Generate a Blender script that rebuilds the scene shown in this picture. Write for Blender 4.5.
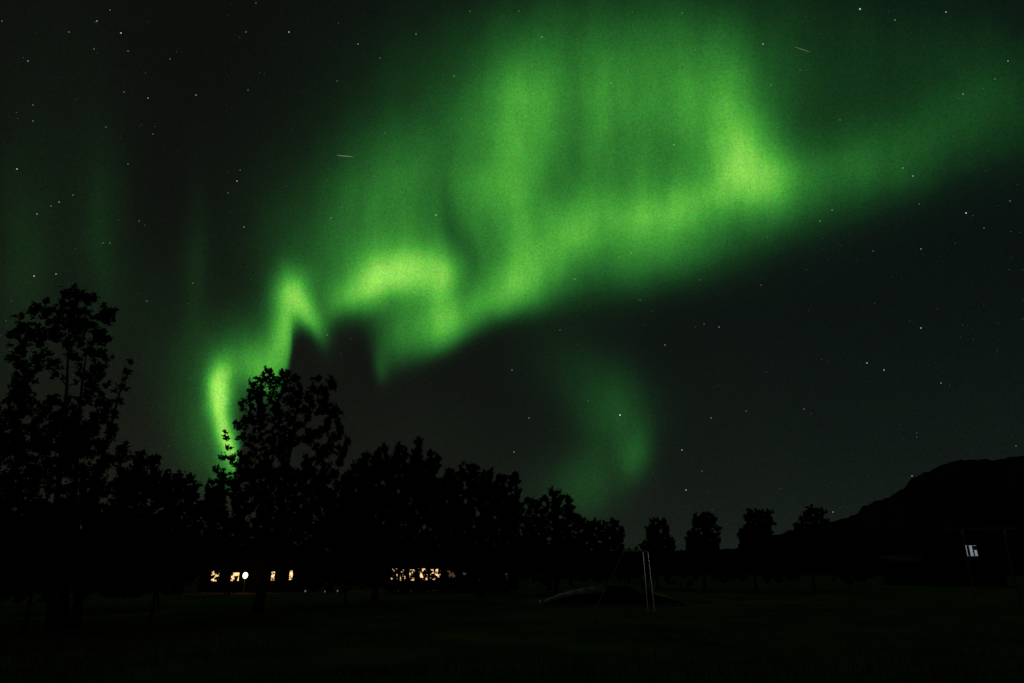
import bpy, math, random
import numpy as np
from mathutils import Vector, Matrix
for o in list(bpy.data.objects): bpy.data.objects.remove(o)
S = bpy.context.scene
COL = S.collection
R = math.radians

# ------------------------------------------------------------------ camera
F = 682.667; EYE = 1.6
PITCH = math.atan(230.5 / F); SP, CP = math.sin(PITCH), math.cos(PITCH)
cd = bpy.data.cameras.new('camera'); cd.lens = 24; cd.sensor_width = 36
cd.clip_start = .1; cd.clip_end = 20000
cam = bpy.data.objects.new('camera', cd); COL.objects.link(cam)
cam.location = (0, 0, EYE); cam.rotation_euler = (math.pi/2 + PITCH, 0, 0)
S.camera = cam

# ------------------------------------------------------------------ view
S.render.engine = 'CYCLES'
S.view_settings.view_transform = 'Standard'; S.view_settings.look = 'None'
S.view_settings.exposure = 0; S.view_settings.gamma = 1
S.view_settings.use_curve_mapping = False

def lin(c):
    c = c / 255
    return c/12.92 if c <= .04045 else ((c+.055)/1.055)**2.4

# ------------------------------------------------------------------ world: night sky with aurora
W = bpy.data.worlds.new('World'); S.world = W; W.use_nodes = True
nt = W.node_tree; nt.nodes.clear()
def N(t, **k):
    n = nt.nodes.new(t)
    for a, b in k.items(): setattr(n, a, b)
    return n
def link(a, b): nt.links.new(a, b)
def inp(n, i, v):
    if isinstance(v, (int, float)): n.inputs[i].default_value = v
    elif isinstance(v, (tuple, list)): n.inputs[i].default_value = v
    else: link(v, n.inputs[i])
def M(op, a, b=None, c=None, clamp=False):
    n = N('ShaderNodeMath', operation=op, use_clamp=clamp)
    inp(n, 0, a)
    if b is not None: inp(n, 1, b)
    if c is not None: inp(n, 2, c)
    return n.outputs[0]
def VM(op, a, b=None, out=0):
    n = N('ShaderNodeVectorMath', operation=op)
    inp(n, 0, a)
    if b is not None: inp(n, 1, b)
    return n.outputs['Value' if op == 'DOT_PRODUCT' else 'Vector']
def NOISE(vec, scale, detail=2, rough=.5):
    n = N('ShaderNodeTexNoise'); inp(n, 'Vector', vec)
    n.inputs['Scale'].default_value = scale; n.inputs['Detail'].default_value = detail
    n.inputs['Roughness'].default_value = rough
    return n
tc = N('ShaderNodeTexCoord'); D = tc.outputs['Generated']
# chart of the northern sky: tangent plane at a fixed point of the celestial sphere, units of 100
fw = VM('DOT_PRODUCT', D, (0, CP, SP)); rt = VM('DOT_PRODUCT', D, (1, 0, 0)); up = VM('DOT_PRODUCT', D, (0, -SP, CP))
fwc = M('MAXIMUM', fw, .08)
front = M('MULTIPLY', M('SUBTRACT', fw, .08), 4, clamp=True)
X0 = M('MULTIPLY_ADD', M('DIVIDE', rt, fwc), F/100, 5.12)
Y0 = M('MULTIPLY_ADD', M('DIVIDE', up, fwc), -F/100, 3.415)
cmb = N('ShaderNodeCombineXYZ'); link(X0, cmb.inputs[0]); link(Y0, cmb.inputs[1])
P0 = cmb.outputs[0]
# slow meander of the curtain
wn = NOISE(P0, .9, 2); wv = VM('SUBTRACT', wn.outputs['Color'], (.5, .5, .5))
wm = N('ShaderNodeVectorMath', operation='MULTIPLY_ADD'); link(wv, wm.inputs[0]); wm.inputs[1].default_value = (.22, .22, 0); link(P0, wm.inputs[2])
P = wm.outputs[0]
sx = N('ShaderNodeSeparateXYZ'); link(P, sx.inputs[0]); PX, PY = sx.outputs[0], sx.outputs[1]

def curve(x, x0, x1, pts, y0, y1):
    """float curve through pts (x,y) given in chart units*100"""
    t = M('DIVIDE', M('SUBTRACT', x, x0/100), (x1-x0)/100, clamp=True)
    n = N('ShaderNodeFloatCurve'); link(t, n.inputs['Value']); n.inputs['Factor'].default_value = 1
    c = n.mapping.curves[0]
    pp = [((a-x0)/(x1-x0), (b-y0)/(y1-y0)) for a, b in pts]
    c.points[0].location = pp[0]; c.points[1].location = pp[-1]
    for q in pp[1:-1]: c.points.new(*q)
    n.mapping.use_clip = False; n.mapping.update()
    return M('MULTIPLY_ADD', n.outputs[0], (y1-y0)/100, y0/100)
# lower border of the curtain, and how soft it is
EDGE = [(0,470),(150,500),(205,520),(228,500),(240,455),(250,420),(272,404),(282,388),(288,352),(296,330),(305,334),(316,349),(326,358),(335,349),(346,342),(358,350),(369,364),(380,382),(394,378),(420,367),(450,350),(490,329),(540,311),(620,304),(720,290),(800,268),(880,236),(960,204),(1024,190),(1200,130)]
SOFT = [(0,40),(205,30),(240,12),(285,14),(300,14),(330,20),(350,38),(367,26),(385,11),(420,12),(520,14),(600,23),(700,34),(800,50),(900,66),(1024,84),(1200,70)]
edge = curve(PX, 0, 1200, EDGE, 0, 600)
soft = curve(PX, 0, 1200, SOFT, 0, 100)
dd = M('DIVIDE', M('SUBTRACT', edge, PY), soft)
mask = M('DIVIDE', 1, M('ADD', 1, M('EXPONENT', M('MULTIPLY', M('MAXIMUM', M('MINIMUM', dd, 20), -20), -1.9))))

def blobs(vec, lst):
    acc = None
    for (cx, cy, sx_, sy_, ang, amp) in lst:
        m = N('ShaderNodeMapping', vector_type='TEXTURE'); link(vec, m.inputs['Vector'])
        m.inputs['Location'].default_value = (cx/100, cy/100, 0)
        m.inputs['Rotation'].default_value = (0, 0, R(ang))
        m.inputs['Scale'].default_value = (sx_/100, sy_/100, 1)
        q = VM('DOT_PRODUCT', m.outputs[0], m.outputs[0])
        g = M('EXPONENT', M('MULTIPLY', M('MINIMUM', q, 60), -1))
        acc = M('MULTIPLY', g, amp) if acc is None else M('MULTIPLY_ADD', g, amp, acc)
    return acc
# light of the curtain (centre, half widths along/across, tilt in degrees, strength)
CURTAIN = [
 (570,160,205,140,-14,.30),   # broad glow
 (340,250,95,80,-30,.17),
 (640,60,170,75,0,.12),
 (400,190,62,85,25,.12),
 (520,108,42,62,10,.17),       # upper left column
 (505,200,42,60,10,.15),
 (600,40,170,80,0,.03),
 (635,130,75,80,0,.03),
 (726,110,48,75,-12,.14),      # right column
 (748,165,40,52,-26,.30),
 (778,186,42,32,10,.08),
 (700,205,62,32,-14,.16),
 (850,178,90,38,-14,.17),
 (940,145,110,62,-20,.12),
 (1000,95,70,80,-20,.07),
 (900,60,170,120,0,.07),
 (650,228,60,36,-16,.16), (690,262,110,30,-14,.12),
 (565,240,60,36,-26,.22),
 (515,290,44,32,-32,.30),
 (465,320,40,28,-34,.22),
 (440,318,20,48,-6,.26),      # right limb of the curl
 (402,270,46,28,-6,.37),      # top of the curl
 (442,278,18,26,40,.14),
 (356,296,34,21,-38,.34),
 (408,335,34,34,-10,.26),
 (383,372,10,20,0,.12),
 (292,287,24,26,20,.26),      # second fold
 (282,330,16,42,4,.38),
 (309,318,12,34,-24,.36),
 (262,382,24,34,0,.28),
 (218,384,12,30,4,.37),       # bright foot of the curtain
 (223,424,10,46,-10,.40),
 (232,458,7,30,-14,.26),
 (210,420,30,80,-4,.20),
 (245,350,34,40,0,.16),
 (175,420,26,90,0,.05),
 (195,270,14,80,2,.06),
 (100,240,30,120,0,.09), (25,260,40,130,0,.10), (60,90,60,120,0,.02), (150,330,40,100,0,.04),
 (452,235,10,46,-8,-.08),
 (606,172,24,32,-10,-.02), (640,150,60,50,0,.03),
 (575,100,16,70,0,-.05),
 (360,352,18,26,0,-.10),
 (470,262,8,24,-10,-.06),
 (246,366,26,24,-20,.12),
 (226,470,16,34,-4,.14),
]
cur = blobs(P, CURTAIN)
# rays: streaks along the field lines
rm = N('ShaderNodeMapping'); link(P, rm.inputs[0]); rm.inputs['Scale'].default_value = (2.0, .4, 1); rm.inputs['Location'].default_value = (3.63, 5.2, 7.37); rm.inputs['Rotation'].default_value = (0, 0, R(6))
ray = NOISE(rm.outputs[0], 1.3, 3, .55).outputs['Fac']
rayf = M('MULTIPLY_ADD', M('SUBTRACT', ray, .5), .42, 1)
cl = NOISE(P, 1.7, 3, .5).outputs['Fac']
clf = M('MULTIPLY_ADD', M('SUBTRACT', cl, .5), .25, 1)
I1 = M('MULTIPLY', M('MULTIPLY', M('MULTIPLY', cur, rayf), clf), mask)
# the detached patch below the arc and low airglow
PATCH = [(618,415,40,48,-16,.18),(636,457,18,28,4,.20),(580,375,70,46,42,.12),(586,482,38,38,0,.17),(550,500,60,40,0,.06),(640,250,120,60,-14,.06),(440,430,60,30,0,.02)]
I2 = M('MULTIPLY', blobs(P, PATCH), rayf)
I = M('MULTIPLY', M('ADD', M('MULTIPLY', I1, 1.3), I2), front)
cr = N('ShaderNodeValToRGB'); link(I, cr.inputs[0])
stops = [(0,(0,0,0)),(.05,(2,10,4)),(.1,(4,23,8)),(.2,(12,50,17)),(.3,(22,76,27)),(.4,(34,102,36)),(.5,(48,128,43)),(.6,(64,154,50)),(.7,(88,180,60)),(.8,(119,203,73)),(.9,(145,224,86)),(1,(165,240,95))]
el = cr.color_ramp.elements
for k, (p, c) in enumerate(stops):
    e = el[0] if k == 0 else (el[len(el)-1] if k == len(stops)-1 else el.new(p))
    e.position = p; e.color = tuple(lin(v) for v in c) + (1,)
# plain night sky: warmer to the west, blue green to the east, lighter near the horizon
elev = N('ShaderNodeSeparateXYZ'); link(D, elev.inputs[0])
hz = M('EXPONENT', M('MULTIPLY', M('MAXIMUM', elev.outputs[2], 0), -5.2))
def mixc(f, a, b):
    n = N('ShaderNodeMix', data_type='RGBA'); inp(n, 0, f)
    for s, v in ((6, a), (7, b)):
        if isinstance(v, tuple): n.inputs[s].default_value = tuple(lin(q) for q in v) + (1,)
        else: link(v, n.inputs[s])
    return n.outputs[2]
east = M('MULTIPLY_ADD', elev.outputs[0], 1.1, .45, clamp=True)
top = mixc(east, (12,14,11), (8,14,13))
low = mixc(east, (33,35,27), (24,33,27))
base = mixc(hz, top, low)
bn = NOISE(D, 2.2, 3).outputs['Fac']
bs = N('ShaderNodeVectorMath', operation='SCALE'); link(base, bs.inputs[0]); link(M('MULTIPLY_ADD', bn, .6, .7), bs.inputs['Scale'])
tot = VM('ADD', bs.outputs[0], cr.outputs[0])
# fine camera grain, put into the sky colour as noise
g = NOISE(D, 360, 1, .6)
gs = VM('MULTIPLY', VM('SUBTRACT', g.outputs['Color'], (.5,.5,.5)), (1.1, .95, 1.2))
tot = VM('MULTIPLY', tot, VM('ADD', gs, (1, 1, 1)))
bg = N('ShaderNodeBackground'); link(tot, bg.inputs[0]); bg.inputs[1].default_value = 1
wo = N('ShaderNodeOutputWorld'); link(bg.outputs[0], wo.inputs[0])

# ------------------------------------------------------------------ helpers
def height(py, Y):
    t = (341.5 - py)/F
    return EYE + Y*(t*CP + SP)/(CP - t*SP)
def place(px, py, Y):
    z = height(py, Y)
    dep = Y*CP + (z-EYE)*SP
    return Vector(((px-512)/F*dep, Y, z))
def gx(px, Y, z=0.0):
    return (px-512)/F*(Y*CP + (z-EYE)*SP)

def mat(name, col, rough=.8, metal=0, var=.35, scale=6, emit=None, est=0):
    m = bpy.data.materials.new(name); m.use_nodes = True
    t = m.node_tree; b = t.nodes['Principled BSDF']
    b.inputs['Roughness'].default_value = rough; b.inputs['Metallic'].default_value = metal
    b.inputs['Specular IOR Level'].default_value = .25
    n = t.nodes.new('ShaderNodeTexNoise'); n.inputs['Scale'].default_value = scale; n.inputs['Detail'].default_value = 4
    g_ = t.nodes.new('ShaderNodeTexCoord'); t.links.new(g_.outputs['Object'], n.inputs['Vector'])
    r = t.nodes.new('ShaderNodeValToRGB')
    r.color_ramp.elements[0].position = .3; r.color_ramp.elements[1].position = .7
    r.color_ramp.elements[0].color = tuple(c*(1-var) for c in col)+(1,)
    r.color_ramp.elements[1].color = tuple(min(1, c*(1+var)) for c in col)+(1,)
    t.links.new(n.outputs['Fac'], r.inputs[0]); t.links.new(r.outputs[0], b.inputs['Base Color'])
    if emit:
        r2 = t.nodes.new('ShaderNodeValToRGB')
        r2.color_ramp.elements[0].position = .3; r2.color_ramp.elements[1].position = .7
        r2.color_ramp.elements[0].color = tuple(c*.55 for c in emit)+(1,); r2.color_ramp.elements[1].color = tuple(emit)+(1,)
        t.links.new(n.outputs['Fac'], r2.inputs[0]); t.links.new(r2.outputs[0], b.inputs['Emission Color'])
        b.inputs['Emission Strength'].default_value = est
    return m
def matte(m):
    m.node_tree.nodes['Principled BSDF'].inputs['Specular IOR Level'].default_value = 0; return m
MT = dict(
 leaf=mat('leaf', (.035,.06,.022), .7, scale=3), leaf2=mat('leaf_pale', (.05,.075,.03), .7, scale=3),
 bark=mat('bark', (.07,.055,.04), .9, scale=12), grass=mat('grass', (.26,.22,.12), .9, scale=1.2),
 soil=mat('turf', (.19,.155,.09), .95, scale=.35, var=.45), rock=mat('hillside', (.03,.025,.02), .95, scale=.02, var=.4),
 wall=mat('dark_boards', (.04,.028,.022), .8), roof=mat('roof_sheet', (.035,.035,.035), .6), frame=mat('window_paint', (.6,.58,.52), .5),
 steel=mat('galvanised_steel', (.55,.55,.55), .35, .6, .1), wood=mat('weathered_timber', (.3,.26,.2), .8),
 rust=mat('rusty_sheet', (.25,.08,.05), .7), pale=mat('pale_sheet', (.24,.17,.2), .5),
 curtain=mat('curtain_cloth', (.2,.18,.16), .9),
 warm=mat('warm_window_glow', (.3,.25,.2), .4, scale=4, emit=(1,.62,.28), est=2.0),
 warmdim=mat('dim_window_glow', (.3,.25,.2), .4, scale=4, emit=(1,.6,.35), est=.07),
 white=mat('cool_window_glow', (.3,.3,.3), .4, scale=5, emit=(.8,.9,1), est=.3),
 lamp=mat('lamp_glass', (.8,.7,.5), .3, emit=(1,.78,.4), est=5, var=.05),
 bollard=mat('bollard_glass', (.6,.5,.4), .3, emit=(1,.7,.4), est=.2, var=.05),
 star=mat('star_light', (.1,.1,.1), .5, emit=(.9,1,.9), est=1, scale=.0004),
)
for k in ('pale','rust','soil','rock','grass','leaf','leaf2','wall','roof'): matte(MT[k])
for k in ('star',): MT[k].cycles.emission_sampling = 'NONE'

def mesh_obj(name, V, Fc, m, parent=None, smooth=False):
    me = bpy.data.meshes.new(name); me.from_pydata([tuple(v) for v in V], [], Fc); me.update()
    ms = m if isinstance(m, (list, tuple)) else [m]
    for q in ms: me.materials.append(q)
    if smooth: me.polygons.foreach_set('use_smooth', [True]*len(me.polygons))
    o = bpy.data.objects.new(name, me); COL.objects.link(o)
    if parent:
        o.parent = parent
        o.location = -Vector(parent.location)
    return o
def quads_obj(name, V, m, parent=None):
    """V: (n,4,3) array of quads"""
    n = len(V); me = bpy.data.meshes.new(name)
    me.vertices.add(n*4); me.vertices.foreach_set('co', V.reshape(-1).astype(np.float32))
    me.loops.add(n*4); me.loops.foreach_set('vertex_index', np.arange(n*4, dtype=np.int32))
    me.polygons.add(n); me.polygons.foreach_set('loop_start', np.arange(0, n*4, 4, dtype=np.int32))
    me.update(calc_edges=True); me.materials.append(m)
    o = bpy.data.objects.new(name, me); COL.objects.link(o)
    if parent: o.parent = parent; o.location = -Vector(parent.location)
    return o
def tag(o, label=None, cat=None, group=None, kind=None):
    if label: o['label'] = label
    if cat: o['category'] = cat
    if group: o['group'] = group
    if kind: o['kind'] = kind
    return o
def empty(name, loc, label, cat, group=None):
    o = bpy.data.objects.new(name, None); COL.objects.link(o); o.location = loc; o.empty_display_size = .2
    return tag(o, label, cat, group)
class MB:
    def __init__(s): s.V, s.F = [], []
    def box(s, a, b):
        i = len(s.V); (x0,y0,z0), (x1,y1,z1) = a, b
        s.V += [(x0,y0,z0),(x1,y0,z0),(x1,y1,z0),(x0,y1,z0),(x0,y0,z1),(x1,y0,z1),(x1,y1,z1),(x0,y1,z1)]
        s.F += [tuple(i+q for q in f) for f in ((0,3,2,1),(4,5,6,7),(0,1,5,4),(1,2,6,5),(2,3,7,6),(3,0,4,7))]; return s
    def prism(s, poly, d):
        """poly: list of 3d points, extruded by vector d"""
        i = len(s.V); n = len(poly); d = Vector(d)
        s.V += [tuple(p) for p in poly] + [tuple(Vector(p)+d) for p in poly]
        s.F += [tuple(range(i+n-1, i-1, -1)), tuple(range(i+n, i+2*n))]
        s.F += [(i+k, i+(k+1) % n, i+n+(k+1) % n, i+n+k) for k in range(n)]; return s
    def tube(s, pts, rad, n=6):
        i = len(s.V); pts = [Vector(p) for p in pts]
        for k, p in enumerate(pts):
            d = (pts[min(k+1, len(pts)-1)] - pts[max(k-1, 0)]).normalized()
            a = d.cross(Vector((0,1,0)) if abs(d.y) < .9 else Vector((1,0,0))).normalized(); b = d.cross(a)
            r = rad[k] if isinstance(rad, (list, tuple)) else rad
            s.V += [tuple(p + (a*math.cos(q*2*math.pi/n) + b*math.sin(q*2*math.pi/n))*r) for q in range(n)]
        for k in range(len(pts)-1):
            for q in range(n):
                s.F.append((i+k*n+q, i+k*n+(q+1) % n, i+(k+1)*n+(q+1) % n, i+(k+1)*n+q))
        s.F.append(tuple(i+q for q in range(n-1, -1, -1))); s.F.append(tuple(i+(len(pts)-1)*n+q for q in range(n)))
        return s
    def ball(s, c, r, nu=10, nv=7, sz=1):
        i = len(s.V)
        for v in range(nv+1):
            th = math.pi*v/nv
            for u in range(nu):
                ph = 2*math.pi*u/nu
                s.V.append((c[0]+r*math.sin(th)*math.cos(ph), c[1]+r*math.sin(th)*math.sin(ph), c[2]+r*sz*math.cos(th)))
        for v in range(nv):
            for u in range(nu):
                s.F.append((i+v*nu+u, i+(v+1)*nu+u, i+(v+1)*nu+(u+1) % nu, i+v*nu+(u+1) % nu))
        return s
    def build(s, name, m, parent=None, smooth=False): return mesh_obj(name, s.V, s.F, m, parent, smooth)

# ------------------------------------------------------------------ ground and hills
rs = np.random.RandomState(4)
def vnoise(x, y, seed=0):
    s = 0
    for k, (f, a) in enumerate(((.09,1),(.23,.45),(.61,.2),(1.7,.08))):
        s = s + a*(np.sin(x*f*1.3+seed+k*2.1+1.7*np.sin(y*f*.9+k))*np.cos(y*f+seed*1.7+k*1.3))
    return s
ys = np.concatenate([np.linspace(-60, 4, 20), np.linspace(4.5, 60, 150), np.geomspace(62, 6000, 50)])
xs_ = np.concatenate([-np.geomspace(6000, 42, 40), np.linspace(-40, 40, 130), np.geomspace(42, 6000, 40)])
GX, GY = np.meshgrid(xs_, ys)
GZ = vnoise(GX, GY)*.035*np.clip(1-np.abs(GX)/80, 0, 1)*np.clip(1-GY/80, 0, 1)
nx, ny = len(xs_), len(ys)
V = np.stack([GX, GY, GZ], -1).reshape(-1, 3)
Fc = [(j*nx+i, j*nx+i+1, (j+1)*nx+i+1, (j+1)*nx+i) for j in range(ny-1) for i in range(nx-1)]
tag(mesh_obj('ground', V.tolist(), Fc, MT['soil'], smooth=True), kind='structure')

RIDGE = [(-900,546),(-300,542),(200,549),(500,551),(640,551),(700,550),(738,547),(765,541),(790,532),(812,527),(838,521),(858,515),(864,508),(872,504),(905,490),(911,482),(930,473),(945,466),(953,463.5),(990,462),(1024,459),(1150,452),(1400,470),(2400,520)]
AZ = np.linspace(-1.35, 1.35, 900); RR = np.concatenate([np.linspace(330, 900, 40), [930, 1000, 1200]])
hv = []
rx = np.array([a for a, b in RIDGE]); ry = np.array([b for a, b in RIDGE])
for az in AZ:
    Yv = 900*math.cos(az); Xv = 900*math.sin(az)
    # chart abscissa at horizon for this azimuth, then the ridge height there
    py = 550
    for q in range(6):
        zz = height(py, Yv) if abs(az) < 1.1 else 20
        px = 512 + F*Xv/(Yv*CP+(zz-EYE)*SP); py = float(np.interp(px, rx, ry))
    hv.append(max(8, height(py, Yv)) if abs(az) < 1.1 else 20)
hv = np.array(hv)
jag = np.convolve(rs.randn(len(AZ)), np.ones(3)/3, 'same')*.9 + np.convolve(rs.randn(len(AZ)), np.ones(15)/15, 'same')*6
V, Fc = [], []
for j, r in enumerate(RR):
    t = min(1, (r-330)/570); sm = t*t*(3-2*t)*.85 + t*.15
    if r > 900: sm = 1 - (r-900)/1500
    for i, az in enumerate(AZ):
        z = -1 + (hv[i]+1+jag[i])*sm + (1-t)*t*6*math.sin(az*40+r*.02)*(hv[i]/60)
        V.append((r*math.sin(az), r*math.cos(az), z))
n = len(AZ)
for j in range(len(RR)-1):
    for i in range(n-1): Fc.append((j*n+i, j*n+i+1, (j+1)*n+i+1, (j+1)*n+i))
tag(mesh_obj('hills', V, Fc, MT['rock'], smooth=True), kind='structure')

# grass: blades in the near lawn
def grass():
    n = 60000
    y = 7 + 30*rs.rand(n)**1.6; x = (rs.rand(n)-.5)*2*(y*.85+2)
    keep = vnoise(x*3, y*3, 3) > -.55
    x, y = x[keep], y[keep]; n = len(x)
    h = (.05+.09*rs.rand(n))*(1+.5*(vnoise(x, y, 7) > .4)); w = .006+.004*rs.rand(n)
    a = rs.rand(n)*np.pi*2; lean = (rs.rand(n, 2)-.5)*.1
    z0 = vnoise(x, y)*.035*np.clip(1-np.abs(x)/80, 0, 1)*np.clip(1-y/80, 0, 1) - .01
    c, s = np.cos(a)*w, np.sin(a)*w
    Q = np.zeros((n, 4, 3))
    Q[:,0] = np.stack([x-c, y-s, z0], -1); Q[:,1] = np.stack([x+c, y+s, z0], -1)
    Q[:,2] = np.stack([x+c*.3+lean[:,0], y+s*.3+lean[:,1], z0+h], -1); Q[:,3] = np.stack([x-c*.3+lean[:,0], y-s*.3+lean[:,1], z0+h], -1)
    tag(quads_obj('grass', Q, MT['grass']), 'short rough lawn grass in the dark foreground', kind='stuff')
grass()

# ------------------------------------------------------------------ trees
def leaves_at(C, size):
    n = len(C)
    a = rs.randn(n, 3); a /= np.linalg.norm(a, axis=1)[:, None]
    b = np.cross(a, rs.randn(n, 3)); b /= np.linalg.norm(b, axis=1)[:, None]
    s = size*(.6+.8*rs.rand(n))[:, None]; a = a*s; b = b*s*.55
    Q = np.stack([C-a, C-b*.9+a*.1, C+a, C+b*.9+a*.1], 1)
    return Q
def cluster_leaves(c, r, px, Y, dens, leaf):
    """twigs from c outwards, leaf rosettes along them"""
    tw, pts = [], []
    nt_ = max(3, int(4 + px/3))
    nleaf = max(10, int(dens*(1.35 if dens > 1.25 else 1)*math.pi*px*px/((leaf*F/Y)**2)*1.0))
    per = max(3, nleaf//nt_)
    for k in range(nt_):
        d = np.array([rs.randn()*.8, rs.randn()*.8, rs.randn()*.7+1.25]); d /= np.linalg.norm(d)
        L = r*(.55+.6*rs.rand())
        tw.append((c, c+d*L))
        t = rs.rand(per)**.6
        off = rs.randn(per, 3)*r*(.2-.12*t[:, None])
        pts.append(c + d*L*t[:, None] + off)
        if k % 2 == 0:   # tip tuft
            pts.append(c+d*L + rs.randn(5, 3)*leaf*.8)
    return tw, np.concatenate(pts)
def make_tree(name, label, cat, Y, base_px, clusters, leaf, dens, trunk_r, fork_py=560, stems=1, depth=.5, group=None, lm='leaf', twig=True, ground_z=0):
    xb = gx(base_px, Y)
    root = empty(name, (xb, Y, ground_z), label, cat, group)
    wood = MB(); LP = []
    px0 = np.mean([c[0] for c in clusters]); wpx = max(c[0] for c in clusters)-min(c[0] for c in clusters)
    rad = max(.4, wpx/F*Y*.5)
    fork = Vector((xb, Y, max(.25, height(fork_py, Y))))
    # stems
    st = []
    top = min(c[1] for c in clusters)
    for k in range(stems):
        tx = gx(px0 + (k-(stems-1)/2)*wpx*.3/max(1, stems-1) if stems > 1 else px0, Y, 3)
        e = Vector((tx, Y+(rs.rand()-.5)*rad*.5, height(top+ (14 if stems == 1 else 30+20*k), Y)))
        pts = [Vector((xb+(k-(stems-1)/2)*trunk_r*1.6, Y, ground_z-.1))]
        for q in range(1, 9):
            t = q/8; p = pts[0].lerp(e, t); p.x += (math.sin(t*7+k*2+Y)*.25)*trunk_r*2; p.y += math.cos(t*5+k)*trunk_r*.6
            pts.append(p)
        wood.tube(pts, [trunk_r*(1-q/8*.92)*(1.25 if q == 0 else 1)/(1 if stems == 1 else 1.4) for q in range(9)], 7)
        st.append(pts)
    todo = []
    for (cx, cy, rp) in clusters:
        dy = (rs.rand()-.5)*2*rad*depth
        todo.append((place(cx, cy, Y+dy), rp))
    # limbs fork outwards: each one starts from the nearest limb below it
    nodes = [(p, trunk_r*.3*(1-q/9)+.01) for sp in st for q, p in enumerate(sp) if q >= 2 and q < 8]
    todo.sort(key=lambda t: min((t[0]-n_[0]).length for n_ in nodes[:len(st)*6]))
    for c3, rp in todo:
        c = np.array(c3); r = rp/F*Y
        best = min(nodes, key=lambda n_: (c3-n_[0]).length + max(0, n_[0].z-c3.z+.15)*3)
        s0, r0 = best
        L_ = (c3-s0).length; lr = min(r0, trunk_r*.25)*.72
        mid = s0.lerp(c3, .5) + Vector((rs.randn(), rs.randn(), rs.randn()-.6))*L_*.09
        if L_ > .04: wood.tube([s0, mid, c3], [lr, lr*.8, lr*.55], 5)
        nodes.append((mid, lr*.8)); nodes.append((c3, lr*.6))
        if dens > 1.25 and L_ > r*1.2: LP.append(cluster_leaves(np.array(mid), r*.6, rp*.6, Y, dens*.8, leaf)[1])
        lr = max(lr*.8, .008)
        tw, pt = cluster_leaves(c, r, rp, Y, dens, leaf)
        LP.append(pt)
        if twig:
            for a_, b_ in tw: wood.tube([a_, b_], [min(.012, lr*.5), .004], 3)
    wood.build('trunk', MT['bark'], root, True)
    quads_obj('crown', leaves_at(np.concatenate(LP), leaf), MT[lm], root)
    return root
def fill(outline, bottom, step, rp, gap=None, jit=.5, spike=.3):
    """cluster centres under a skyline given as (x, y) points"""
    ox = [a for a, b in outline]; oy = [b for a, b in outline]
    out = []
    x = ox[0] + step*.3
    while x < ox[-1]:
        y = np.interp(x, ox, oy) + rp*.75
        first = True
        while y < bottom:
            jx, jy = x + (rs.rand()-.5)*step*jit*2, y + ((rs.rand()-.3)*step*jit if not first else rs.rand()*2)
            jy = max(jy, np.interp(jx, ox, oy)+rp*.6)
            if gap is None or rs.rand() < gap(jx, jy): out.append((jx, jy, rp*(.75+.5*rs.rand())))
            if first and rs.rand() < spike:
                k_ = .4+.7*rs.rand()
                out.append((jx+rs.randn(), jy-rp*.8*k_, rp*.36)); out.append((jx+rs.randn(), jy-rp*1.25*k_, rp*.24))
            y += step; first = False
        x += step
    return out

# tall open tree at the left
def gap1(x, y):
    for (gx_, gy_, a, b) in ((42,388,8,16),(62,376,5,26),(74,388,5,22),(46,432,10,8),(98,452,8,22),(20,436,7,14),(90,410,5,14),(32,356,4,8),(83,352,4,14)):
        if ((x-gx_)/a)**2 + ((y-gy_)/b)**2 < 1.25: return 0
    return .96
c1 = fill([(12,345),(16,318),(22,312),(34,306),(46,300),(60,290),(72,286),(86,290),(98,294),(106,302),(112,330),(113,360),(112,380)], 452, 9, 8, gap1)
c1 += [(118,402,6),(122,388,7),(127,374,7),(130,364,5),(116,415,6),(108,428,7),(10,335,5),(9,338,5)]
c1 += fill([(-18,392),(0,400),(12,396),(16,376)], 452, 10, 8)
c1 += fill([(-30,440),(10,432),(60,420),(110,428),(122,448),(132,478)], 566, 12, 11)
make_tree('leafy_tree', 'tallest tree at the left edge with open rounded crown and sky gaps between its limbs', 'tree', 22, 62, c1, .056, 1.3, .2, 540, stems=3, depth=.45)
# tree with the side shoot
def gap2(x, y):
    for (gx_, gy_, a, b) in ((250,432,10,5),(316,412,3,16),(262,448,6,5),(300,462,5,9),(322,440,3,9),(331,462,4,10),(270,418,4,5),(352,470,9,14)):
        if ((x-gx_)/a)**2 + ((y-gy_)/b)**2 < 1.25: return 0
    return .97
c2 = fill([(238,424),(240,402),(247,388),(260,378),(272,367),(285,370),(298,376),(304,390),(311,394),(314,378),(322,374),(332,378),(336,402),(342,426),(351,440),(353,460)], 478, 8, 7, gap2)
c2 += [(225,432,3),(226,440,4.5),(228,450,5),(223,460,6),(232,462,7),(215,472,6),(222,478,8),(238,474,8),(212,484,6),(243,462,6)]
c2 += fill([(204,488),(230,476),(260,470),(350,472),(362,500)], 550, 8, 9)
make_tree('leafy_tree', 'tall ragged tree with a thin side shoot before the brightest foot of the aurora', 'tree', 30, 257, c2, .062, 1.4, .2, 545, stems=1, depth=.4)
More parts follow.
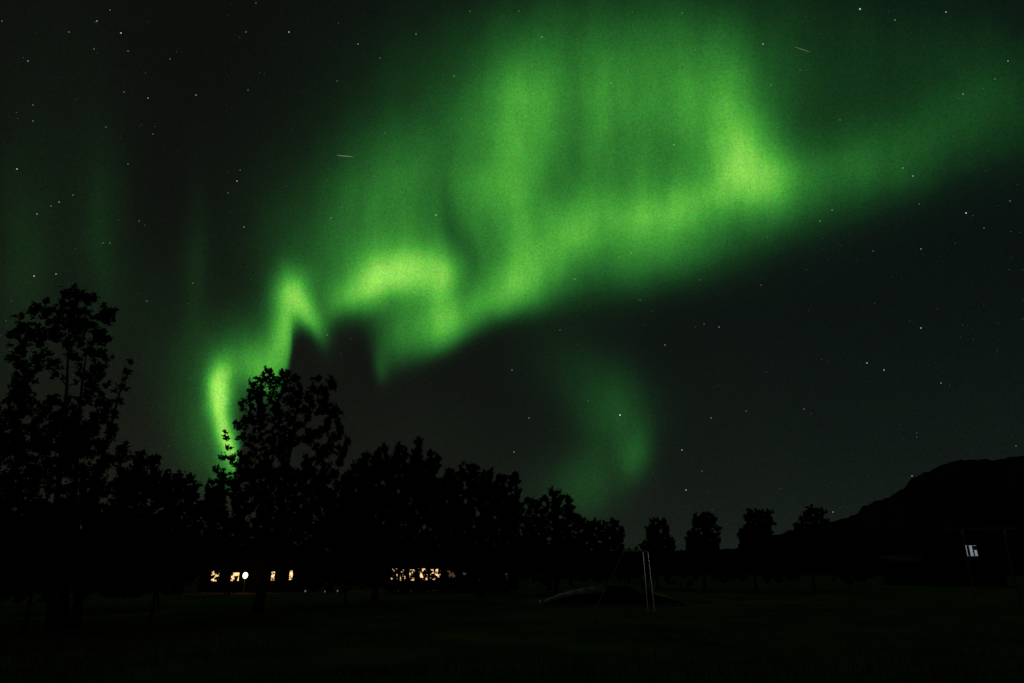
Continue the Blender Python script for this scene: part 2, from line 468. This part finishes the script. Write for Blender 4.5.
# dense trees getting smaller to the right
def dense(label, Y, base, outline, leaf, bottom=570, step=7, rp=7, trunk=.18, dens=2.1, **k):
    inner = [(a, b+14) for a, b in outline[1:-1]]
    cl_ = fill(outline, bottom, step, rp, spike=.6 if bottom < 572 else .15) + fill(inner, bottom, step*1.3, rp*1.1)
    return make_tree('dense_tree', label, 'tree', Y, base, cl_, leaf, dens, trunk, 555, stems=1, depth=.45, **k)
dense('dense dark tree with several pointed tips, right of the tree with the side shoot', 42, 374,
      [(342,480),(348,466),(356,464),(362,456),(374,455),(380,450),(388,446),(394,450),(402,446),(412,450),(421,440),(428,450),(438,456),(443,480)], .07, bottom=556)
dense('dense flat topped tree between the many tipped tree and the narrow spired trees', 49, 482,
      [(438,478),(448,470),(460,468),(474,464),(482,470),(492,472),(498,478),(508,472),(518,474),(524,492)], .08, bottom=558)
dense('narrow spired tree with two pointed tips just right of the flat topped tree', 58, 556,
      [(522,500),(526,494),(531,500),(536,503),(540,500),(545,491),(550,490),(553,496),(558,489),(564,492),(570,503),(578,515),(592,522)], .105, step=6, rp=5)
dense('low rounded tree at the right end of the dense tree belt', 78, 608,
      [(584,534),(590,524),(600,520),(610,519),(620,523),(627,536)], .125, step=6, rp=5.5)
G = 'round topped trees in a row before the hill'
for lab, Y, b, ol in (
  ('smallest of the round topped trees, directly behind the metal play frame', 72, 658, [(643,545),(645,532),(650,524),(657,516),(663,521),(669,530),(674,545)]),
  ('round topped tree between the smallest one and the widest one', 68, 705, [(688,545),(689,528),(694,518),(703,512),(712,515),(718,526),(720,545)]),
  ('widest round topped tree with a flat crest, nearest the start of the hill slope', 66, 757, [(738,545),(739,532),(744,529),(745,516),(752,510),(764,509),(770,514),(773,526),(775,545)]),
  ('pointed tree standing against the hill slope', 66, 815, [(793,545),(795,528),(803,513),(813,506),(820,509),(826,517),(831,530),(833,545)])):
    dense(lab, Y, b, ol, .105, 572, 4.5, 4.5, .14, 2.2, group=G)

# shrubs below and between the trees
def shrub(label, Y, base, outline, leaf, bottom, step=9, rp=8, dens=1.5, cat='shrub', lm='leaf', group=None):
    return make_tree('shrub', label, cat, Y, base, fill(outline, bottom, step, rp), leaf, dens*(1.3 if dens > 1 else 1), .06, bottom+2, stems=1, depth=.35, lm=lm, group=group)
GS = 'shrubs under the tree belt'
shrub('tall ragged shrub with a pointed top just right of the tallest tree', 24, 150, [(122,478),(132,462),(141,456),(148,442),(154,455),(158,474),(168,482),(180,476),(190,474),(198,486),(206,500)], .09, 572, 9, 8, 1.3, group=GS)
shrub('leafy shrub filling the foot of the tallest tree at the left edge', 20, 20, [(-40,520),(0,500),(60,510),(110,505),(150,520)], .09, 596, 12, 11, 1.2, group=GS)
shrub('broad shrub left of the warm lit cabin windows', 34, 160, [(100,530),(150,515),(182,520),(194,535),(199,560)], .1, 594, 11, 10, 1.4, group=GS)
shrub('broad shrub between the two lit cabins', 38, 345, [(303,545),(325,530),(350,525),(375,535),(388,555)], .1, 588, 11, 10, 1.4, group=GS)
shrub('low shrub at the foot of the spired tree', 56, 545, [(516,545),(540,535),(570,538),(600,548),(612,560)], .13, 582, 8, 7, 1.5, group=GS)
shrub('low shrub right of the lowest rounded tree', 70, 634, [(618,553),(630,550),(645,552),(656,556)], .14, 580, 7, 6, 1.5, group=GS)
GB = 'low bushes in a line below the round topped trees'
for lab, b, ol in (
   ('low bush between the smallest and the second round topped tree', 680, [(664,556),(672,549),(682,548),(692,551),(700,556)]),
   ('low bush between the second and the widest round topped tree', 730, [(712,556),(722,553),(735,551),(748,556)]),
   ('low bush between the widest round topped tree and the pointed tree', 786, [(768,556),(778,548),(790,549),(804,556)]),
   ('low bush right of the pointed tree on the hill slope', 850, [(826,556),(840,546),(858,544),(874,554)])):
    shrub(lab, 74, b, ol, .14, 580, 7, 6, 1.5, cat='bush', group=GB)
# thin leafy screens in front of the lit windows
shrub('thin leafy sapling across the two leftmost lit windows', 52, 226, [(206,566),(214,562),(226,563),(236,567)], .06, 592, 4.5, 3.4, 1.25, cat='sapling')
shrub('loose leafy sapling screening the left half of the wide row of lit windows', 58, 400, [(386,562),(400,558),(418,562)], .06, 594, 4.6, 3.4, 1.5, cat='sapling')
shrub('loose leafy sapling screening the right half of the wide row of lit windows', 59, 440, [(416,564),(436,560),(456,564),(470,566)], .06, 594, 4.6, 3.4, 1.7, cat='sapling')
shrub('thin twiggy sapling across the two narrow warm windows right of the lamp', 53, 287, [(267,567),(280,563),(297,567)], .06, 590, 6, 3.2, .5, cat='sapling')
shrub('thick shrub hiding the dimmest cabin windows', 60, 488, [(462,562),(480,558),(500,560),(518,564)], .1, 594, 7, 5.5, 1.1, cat='shrub', group=GS)

# ------------------------------------------------------------------ cabins
def cabin(label, Y, px0, px1, wall_py, ridge_py, wins, name='cabin', roofm='roof', door_px=None, depth=6, zr_=1.5):
    x0, x1 = gx(px0, Y, zr_), gx(px1, Y, zr_); zt = height(wall_py, Y); zr = height(ridge_py, Y)
    root = empty(name, ((x0+x1)/2, Y, 0), label, 'cabin')
    # front wall pieces round the window openings
    w = MB(); cuts = sorted([(gx(a, Y, zr_), gx(b, Y, zr_), height(d, Y), height(c, Y)) for a, b, c, d, m in wins])
    cur_ = x0
    for a, b, c, d in cuts:
        w.box((cur_, Y, 0), (a, Y+.15, zt)); w.box((a, Y, 0), (b, Y+.15, c)); w.box((a, Y, d), (b, Y+.15, zt)); cur_ = b
    w.box((cur_, Y, 0), (x1, Y+.15, zt))
    w.box((x0, Y+.15, 0), (x0+.15, Y+depth, zt)); w.box((x1-.15, Y+.15, 0), (x1, Y+depth, zt)); w.box((x0+.15, Y+depth-.15, 0), (x1-.15, Y+depth, zt))
    w.build('wall', MT['wall'], root)
    rf = MB(); e = .35
    rf.prism([(x0-e, Y-e, zt), (x0-e, Y+depth/2, zr), (x0-e, Y+depth+e, zt), (x0-e, Y+depth+e, zt+.12), (x0-e, Y+depth/2, zr+.14), (x0-e, Y-e, zt+.12)], (x1-x0+2*e, 0, 0))
    rf.build('roof', MT[roofm], root)
    for xx in (x0+.01, x1-.11): MB().prism([(xx, Y+.02, zt), (xx, Y+depth-.02, zt), (xx, Y+depth/2, zr-.02)], (.1, 0, 0)).build('gable', MT['wall'], root)
    for (a, b, c, d, m) in sorted(wins):
        a, b, c, d = gx(a, Y, zr_), gx(b, Y, zr_), height(d, Y), height(c, Y)
        t = .05
        fr = MB().box((a, Y-.02, c), (a+t, Y+.1, d)).box((b-t, Y-.02, c), (b, Y+.1, d)).box((a+t, Y-.02, c), (b-t, Y+.1, c+t)).box((a+t, Y-.02, d-t), (b-t, Y+.1, d)).build('window', MT['frame'], root)
        pn = MB().box((a+t, Y+.03, c+t), (b-t, Y+.05, d-t)).build('pane', MT[m], root)
        # pane under its window
        pn.parent = fr; pn.location = (0, 0, 0)
    if door_px:
        a = gx(door_px, Y, 1)
        dr = MB().box((a, Y-.03, .05), (a+.9, Y-.002, 2.05)).build('door', MT['wall'], root)
        h_ = MB().box((a+.78, Y-.08, 1.0), (a+.84, Y-.032, 1.12)).build('handle', MT['steel'], root); h_.parent = dr; h_.location = (0, 0, 0)
    return root
cabin('long dark cabin with small separate warm windows behind the globe lamp', 60, 200, 301, 558, 546,
      [(211,220,570.5,582,'warm'),(231,240,572,581.5,'warm'),(271,275.5,571,581,'warm'),(289,293.5,570,580.5,'warm')], door_px=252)
cabin('wide dark cabin with a close row of warm windows seen through leaves', 68, 384, 518, 561, 548,
      [(390,398,568,580,'warm'),(400,406,569,581,'warm'),(409,415,569,581,'warm'),(418,428,568,580.5,'warm'),(430,441,568.5,580.5,'warm'),(446,456,570,578,'warmdim'),(462,467,571,578,'warmdim'),(477,483,570,581,'warmdim'),(500,510,573,580,'warmdim')])
# farmhouse at the foot of the hill with a single cool upper window
cabin('tall dark farmhouse with one cool white lit upper window at the foot of the hill', 84, 950, 1000, 538, 524,
      [(964,976.8,545,556.4,'white')], name='farmhouse', zr_=4.3)
# half drawn curtain in that window: strips hanging inside the frame
cur_ = bpy.data.objects['farmhouse']
cb = MB()
for a, b in ((966.7,969.3),(972.2,973.7)):
    z0, z1 = height(556.4, 84)+.06, height(545, 84)-.06
    cb.box((gx(a, 84, 4.3), 84.0, z0), (gx(b, 84, 4.3), 84.02, z1))
cb.box((gx(973.8, 84, 4.3), 84.0, height(550, 84)), (gx(976.6, 84, 4.3), 84.02, height(545.8, 84)))
cb.build('curtain', MT['curtain'], cur_)
# low shed, half pale, half rusty roof
def shed():
    Y = 92; x0, x1 = gx(897, Y, 2.5), gx(946, Y, 2.5); zt = height(562, Y); zr = height(558.5, Y)
    root = empty('shed', ((x0+x1)/2, Y, 0), 'long low shed with pale and rusty roof sheets left of the farmhouse', 'shed')
    w = MB().box((x0, Y, 0), (x1, Y+4, zt)).build('wall', MT['wall'], root)
    xm = x0+(x1-x0)*.42
    for a, b, m, l in ((x0-.2, xm, 'pale', 'pale roof half'), (xm+.004, x1+.2, 'rust', 'rusty roof half')):
        o = MB().prism([(a, Y-.3, zt+.003), (a, Y+4.3, zr+.4), (a, Y+4.3, zr+.46), (a, Y-.3, zt+.1)], (b-a, 0, 0)).build('roof_half', MT[m], root); o['label'] = l
shed()

# ------------------------------------------------------------------ lamps
def globe_lamp():
    Y = 57; c = place(245.3, 575.4, Y)
    root = empty('globe_lamp', (c.x, Y, 0), 'round glowing warm globe lamp on a short post, brightest light under the trees', 'lamp')
    MB().tube([(c.x, Y, -.05), (c.x, Y, c.z-.22)], [.05, .035], 8).build('post', MT['steel'], root)
    MB().ball(c, .19, 14, 10, 1.25).build('globe', MT['lamp'], root, True)
    L = bpy.data.lights.new('lamp_light', 'SPOT'); L.energy = 3000; L.color = (1, .95, .9); L.spot_size = R(6); L.spot_blend = .6; L.shadow_soft_size = .25
    o = bpy.data.objects.new('lamp_light', L); COL.objects.link(o); o.parent = root; o.location = (.45, -.4, c.z)
    tgt = Vector((gx(575, 40), 40, .6)); d = tgt - (Vector((c.x, Y, 0)) + o.location)
    o.rotation_euler = d.to_track_quat('-Z', 'Y').to_euler()
globe_lamp()
GL = 'small path lights in front of the cabins'
for px, py, lab in ((305.3,591,'leftmost and brightest of the small path lights'),(325,591.3,'middle small path light in front of the cabins'),(337.5,591,'right small path light in front of the cabins')):
    Y = 46; c = place(px, py, Y)
    root = empty('path_light', (c.x, Y, 0), lab, 'path light', GL)
    MB().tube([(c.x, Y, -.05), (c.x, Y, c.z-.05)], .03, 8).build('post', MT['steel'], root)
    MB().tube([(c.x, Y, c.z-.05), (c.x, Y, c.z+.05)], .045, 10).build('lens', MT['bollard'], root)
    MB().tube([(c.x, Y, c.z+.05), (c.x, Y, c.z+.09)], [.07, .02], 10).build('cap', MT['steel'], root)

# ------------------------------------------------------------------ jumping pillow: striped inflated dome
def pillow():
    Y = 40; cx = gx(611, Y); a, b, h = (gx(680, Y)-gx(544, Y))/2, 3.2, .88
    root = empty('jumping_pillow', (cx, Y, 0), 'low striped inflated jumping pillow bulging from the lawn behind the metal play frame', 'jumping pillow')
    cols = [mat('grey_blue_vinyl', (.27,.25,.28), .45, var=.1), mat('dark_green_vinyl', (.02,.016,.02), .45, var=.1), mat('grey_vinyl', (.17,.16,.18), .45, var=.1), mat('dark_vinyl_and_shade', (.02,.016,.02), .45, var=.1), mat('mustard_vinyl', (.6,.42,.08), .45, var=.1), mat('pale_vinyl', (.26,.25,.26), .45, var=.1)]
    for m_ in cols: matte(m_)
    nx_, ny_ = 96, 40; V, Fs, mi = [], [], []
    for j in range(ny_+1):
        for i in range(nx_+1):
            u = -1+2*i/nx_; v = -1+2*j/ny_
            f = max(0, 1-u*u)*max(0, 1-v*v)
            rib = .03*abs(math.sin(i/nx_*math.pi*12))
            V.append((cx+u*a, Y+v*b*(1-.15*u*u), h*f**.8 + rib*f**.3 - .02))
    bands = [(0,.44,0),(.44,.66,1),(.66,.72,2),(.72,.78,3),(.78,.95,4),(.95,1.01,5)]
    for j in range(ny_):
        for i in range(nx_):
            Fs.append((j*(nx_+1)+i, j*(nx_+1)+i+1, (j+1)*(nx_+1)+i+1, (j+1)*(nx_+1)+i))
            t = (i+.5)/nx_; mi.append(3 if min(j, ny_-1-j) < 8 else next(m for p, q, m in bands if p <= t < q))  # outer rows dark: shade below the lit crest put into the colour
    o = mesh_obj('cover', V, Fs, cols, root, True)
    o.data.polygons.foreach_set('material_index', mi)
    ed = MB(); pts = []
    for k in range(41):
        t = k/40*2*math.pi; pts.append((cx+math.copysign(abs(math.cos(t))**.35, math.cos(t))*(a+.08), Y+math.copysign(abs(math.sin(t))**.35, math.sin(t))*(b+.08), .03))
    ed.tube(pts, .07, 6).build('edging', MT['curtain'], root)
pillow()

# ------------------------------------------------------------------ metal play frame
def play_frame():
    Y = 32
    tl, tr = place(623, 551.5, Y), place(643, 551, Y)
    root = empty('play_frame', ((tl.x+tr.x)/2, Y, 0), 'slim metal play frame with splayed legs standing on the lawn before the pillow', 'play frame')
    MB().tube([tl, tr], .035, 8).build('top_bar', MT['steel'], root)
    def leg(top, bx, dy, m='steel'):
        MB().tube([top, (gx(bx, Y+dy, 0), Y+dy, -.05)], .024, 8).build('leg', MT[m], root)
    leg(tl+Vector((.02, 0, -.03)), 594, .1); leg(tl+Vector((.05, .03, -.03)), 626, 1.3, 'wall')
    leg(tr+Vector((-.02, 0, -.03)), 647.6, 0.0); leg(tr+Vector((.2, 0, -.05)), 654.2, .05)
    MB().tube([tr, tr+Vector((.25, 0, -.05))], .03, 8).build('coupling', MT['steel'], root)
play_frame()
def timber_frame():
    Y = 35; zt = height(528.5, Y)
    xl, xr = gx(975.5, Y, .3), gx(1019, Y, .3)
    root = empty('timber_frame', ((xl+xr)/2, Y, 0), 'tall timber frame of two posts and a crossbar at the right edge of the lawn', 'timber frame')
    for x in (xl, xr):
        p = MB().tube([(x, Y, -.1), (x, Y, zt-.06)], [.055, .045], 8).build('post', MT['wood'], root)
    MB().tube([(xl-.9, Y-.001, zt), (xr+.9, Y-.001, zt)], .05, 8).build('crossbar', MT['wood'], root)
    for x in (xl, xr):
        MB().box((x-.045, Y-.08, zt-.3), (x+.045, Y-.058, zt-.05)).build('bracket', MT['steel'], root)
timber_frame()
# outside light on the farmhouse wall, shining over the lawn
def wall_light():
    c = place(966.2, 538.8, 83.8)
    root = empty('wall_light', c, 'small dim outside light on the wall above the cool white window', 'lamp')
    MB().box((c.x-.05, 83.85, c.z-.12), (c.x+.05, 83.99, c.z+.02)).build('bracket', MT['steel'], root)
    MB().tube([(c.x, 83.8, c.z-.12), (c.x, 83.8, c.z+.1)], [.1, .06], 10).build('shade', MT['steel'], root)
    L = bpy.data.lights.new('flood_light', 'SPOT'); L.energy = 4200; L.color = (1, .96, .85); L.spot_size = R(5.2); L.spot_blend = .7; L.shadow_soft_size = .15
    o = bpy.data.objects.new('flood_light', L); COL.objects.link(o); o.parent = root; o.location = (0, -.5, .1)
    tgt = Vector((gx(651, 32), 32, .5)); d = tgt - (c + o.location)
    o.rotation_euler = d.to_track_quat('-Z', 'Y').to_euler()
wall_light()

# ------------------------------------------------------------------ stars
ST = """121,33,3 97,21,2 110,10,1 69,32,1 2,21,1 28,61,2 128,51,1 289,32,3 246,32,1 256,3,1 358,44,2 337,81,1 380,58,1 416,34,2 454,76,2 148,98,2 196,95,2 124,92,1 33,105,1 33,121,1 106,127,1 153,134,1 128,164,1 17,169,3 237,181,3 228,193,1 244,227,2 240,170,1 73,195,1 59,202,2 51,206,1 37,214,2 103,243,1 110,243,1 34,276,3 56,274,2 193,283,1 147,301,1 139,221,1 331,218,2 436,215,3 374,176,1 385,133,1 338,298,1 327,335,2 411,208,1 170,59,1 94,49,1 248,90,1
860,9,5 946,12,3 895,20,2 763,44,3 542,37,2 611,83,2 610,101,1 533,94,2 674,145,3 771,85,1 963,94,2 1008,61,2 995,79,1 903,168,2 913,176,3 832,210,2 820,221,2 966,213,4 984,228,1 921,249,2 919,204,1 1010,201,1 697,198,2 767,237,1 575,279,2 631,253,2 619,257,1 873,251,1 719,327,2 704,324,1 921,328,3 682,13,1 695,50,1
620,415,6 512,370,2 529,418,2 514,452,2 588,401,1 665,345,2 711,418,2 682,450,3 702,471,1 686,490,3 746,411,1 867,363,3 884,370,3 941,383,2 804,409,1 1016,446,1 912,476,2 833,512,2 761,285,1 329,413,2 530,160,1 562,40,1 519,11,1 470,11,1 800,70,1 840,120,1 700,280,1 560,330,1 640,300,1"""
stars = [tuple(map(float, s.split(','))) for s in ST.split()]
sr = random.Random(8)
for k in range(650):
    x, y = sr.uniform(-150, 1170), sr.uniform(-120, 530); stars.append((x, y, sr.choice((.4, .45, .5, .55, .65, .8))))
sb = MB(); DIST = 8000
def skydir(px, py):
    v = Vector(((px-512)/F, 1, -(py-341.5)/F)); return Vector((v.x, CP - v.z*SP, SP + v.z*CP)).normalized()
for x, y, m in stars:
    c = skydir(x, y)*DIST + Vector((0, 0, EYE))
    sb.ball(c, DIST/F*((.13+.125*m)*.82 if m >= 1 else .14*m), 6, 4)
tag(sb.build('stars', MT['star']), 'scattered faint stars over the whole night sky', kind='stuff')
def streak(label, p, q, w, group='satellite trails in the sky'):  # satellite trails of a long exposure, shaped as glowing tubes
    a, b = skydir(*p)*6000+Vector((0, 0, EYE)), skydir(*q)*6000+Vector((0, 0, EYE))
    o = MB().tube([a, a.lerp(b, .5), b], [w*.5, w, w*.5], 5).build('satellite_trail', MT['streak'])
    tag(o, label, 'satellite trail', group)
MT['streak'] = mat('satellite_trail_glow', (.1,.1,.1), .5, emit=(.75,1,.7), est=.22, var=.05); MT['streak'].cycles.emission_sampling = 'NONE'
streak('longest pale satellite trail, nearly level, in the upper left sky', (337,155.3), (353,156.8), 4.5)
streak('tiny slanting satellite trail just above the bright curl of the aurora', (346,263.5), (352,270), 3)
streak('very faint slanting satellite trail in the upper right sky', (795,47), (810,52), 2)
print('objects', len(bpy.data.objects), 'polys', sum(len(o.data.polygons) for o in bpy.data.objects if o.type == 'MESH'))
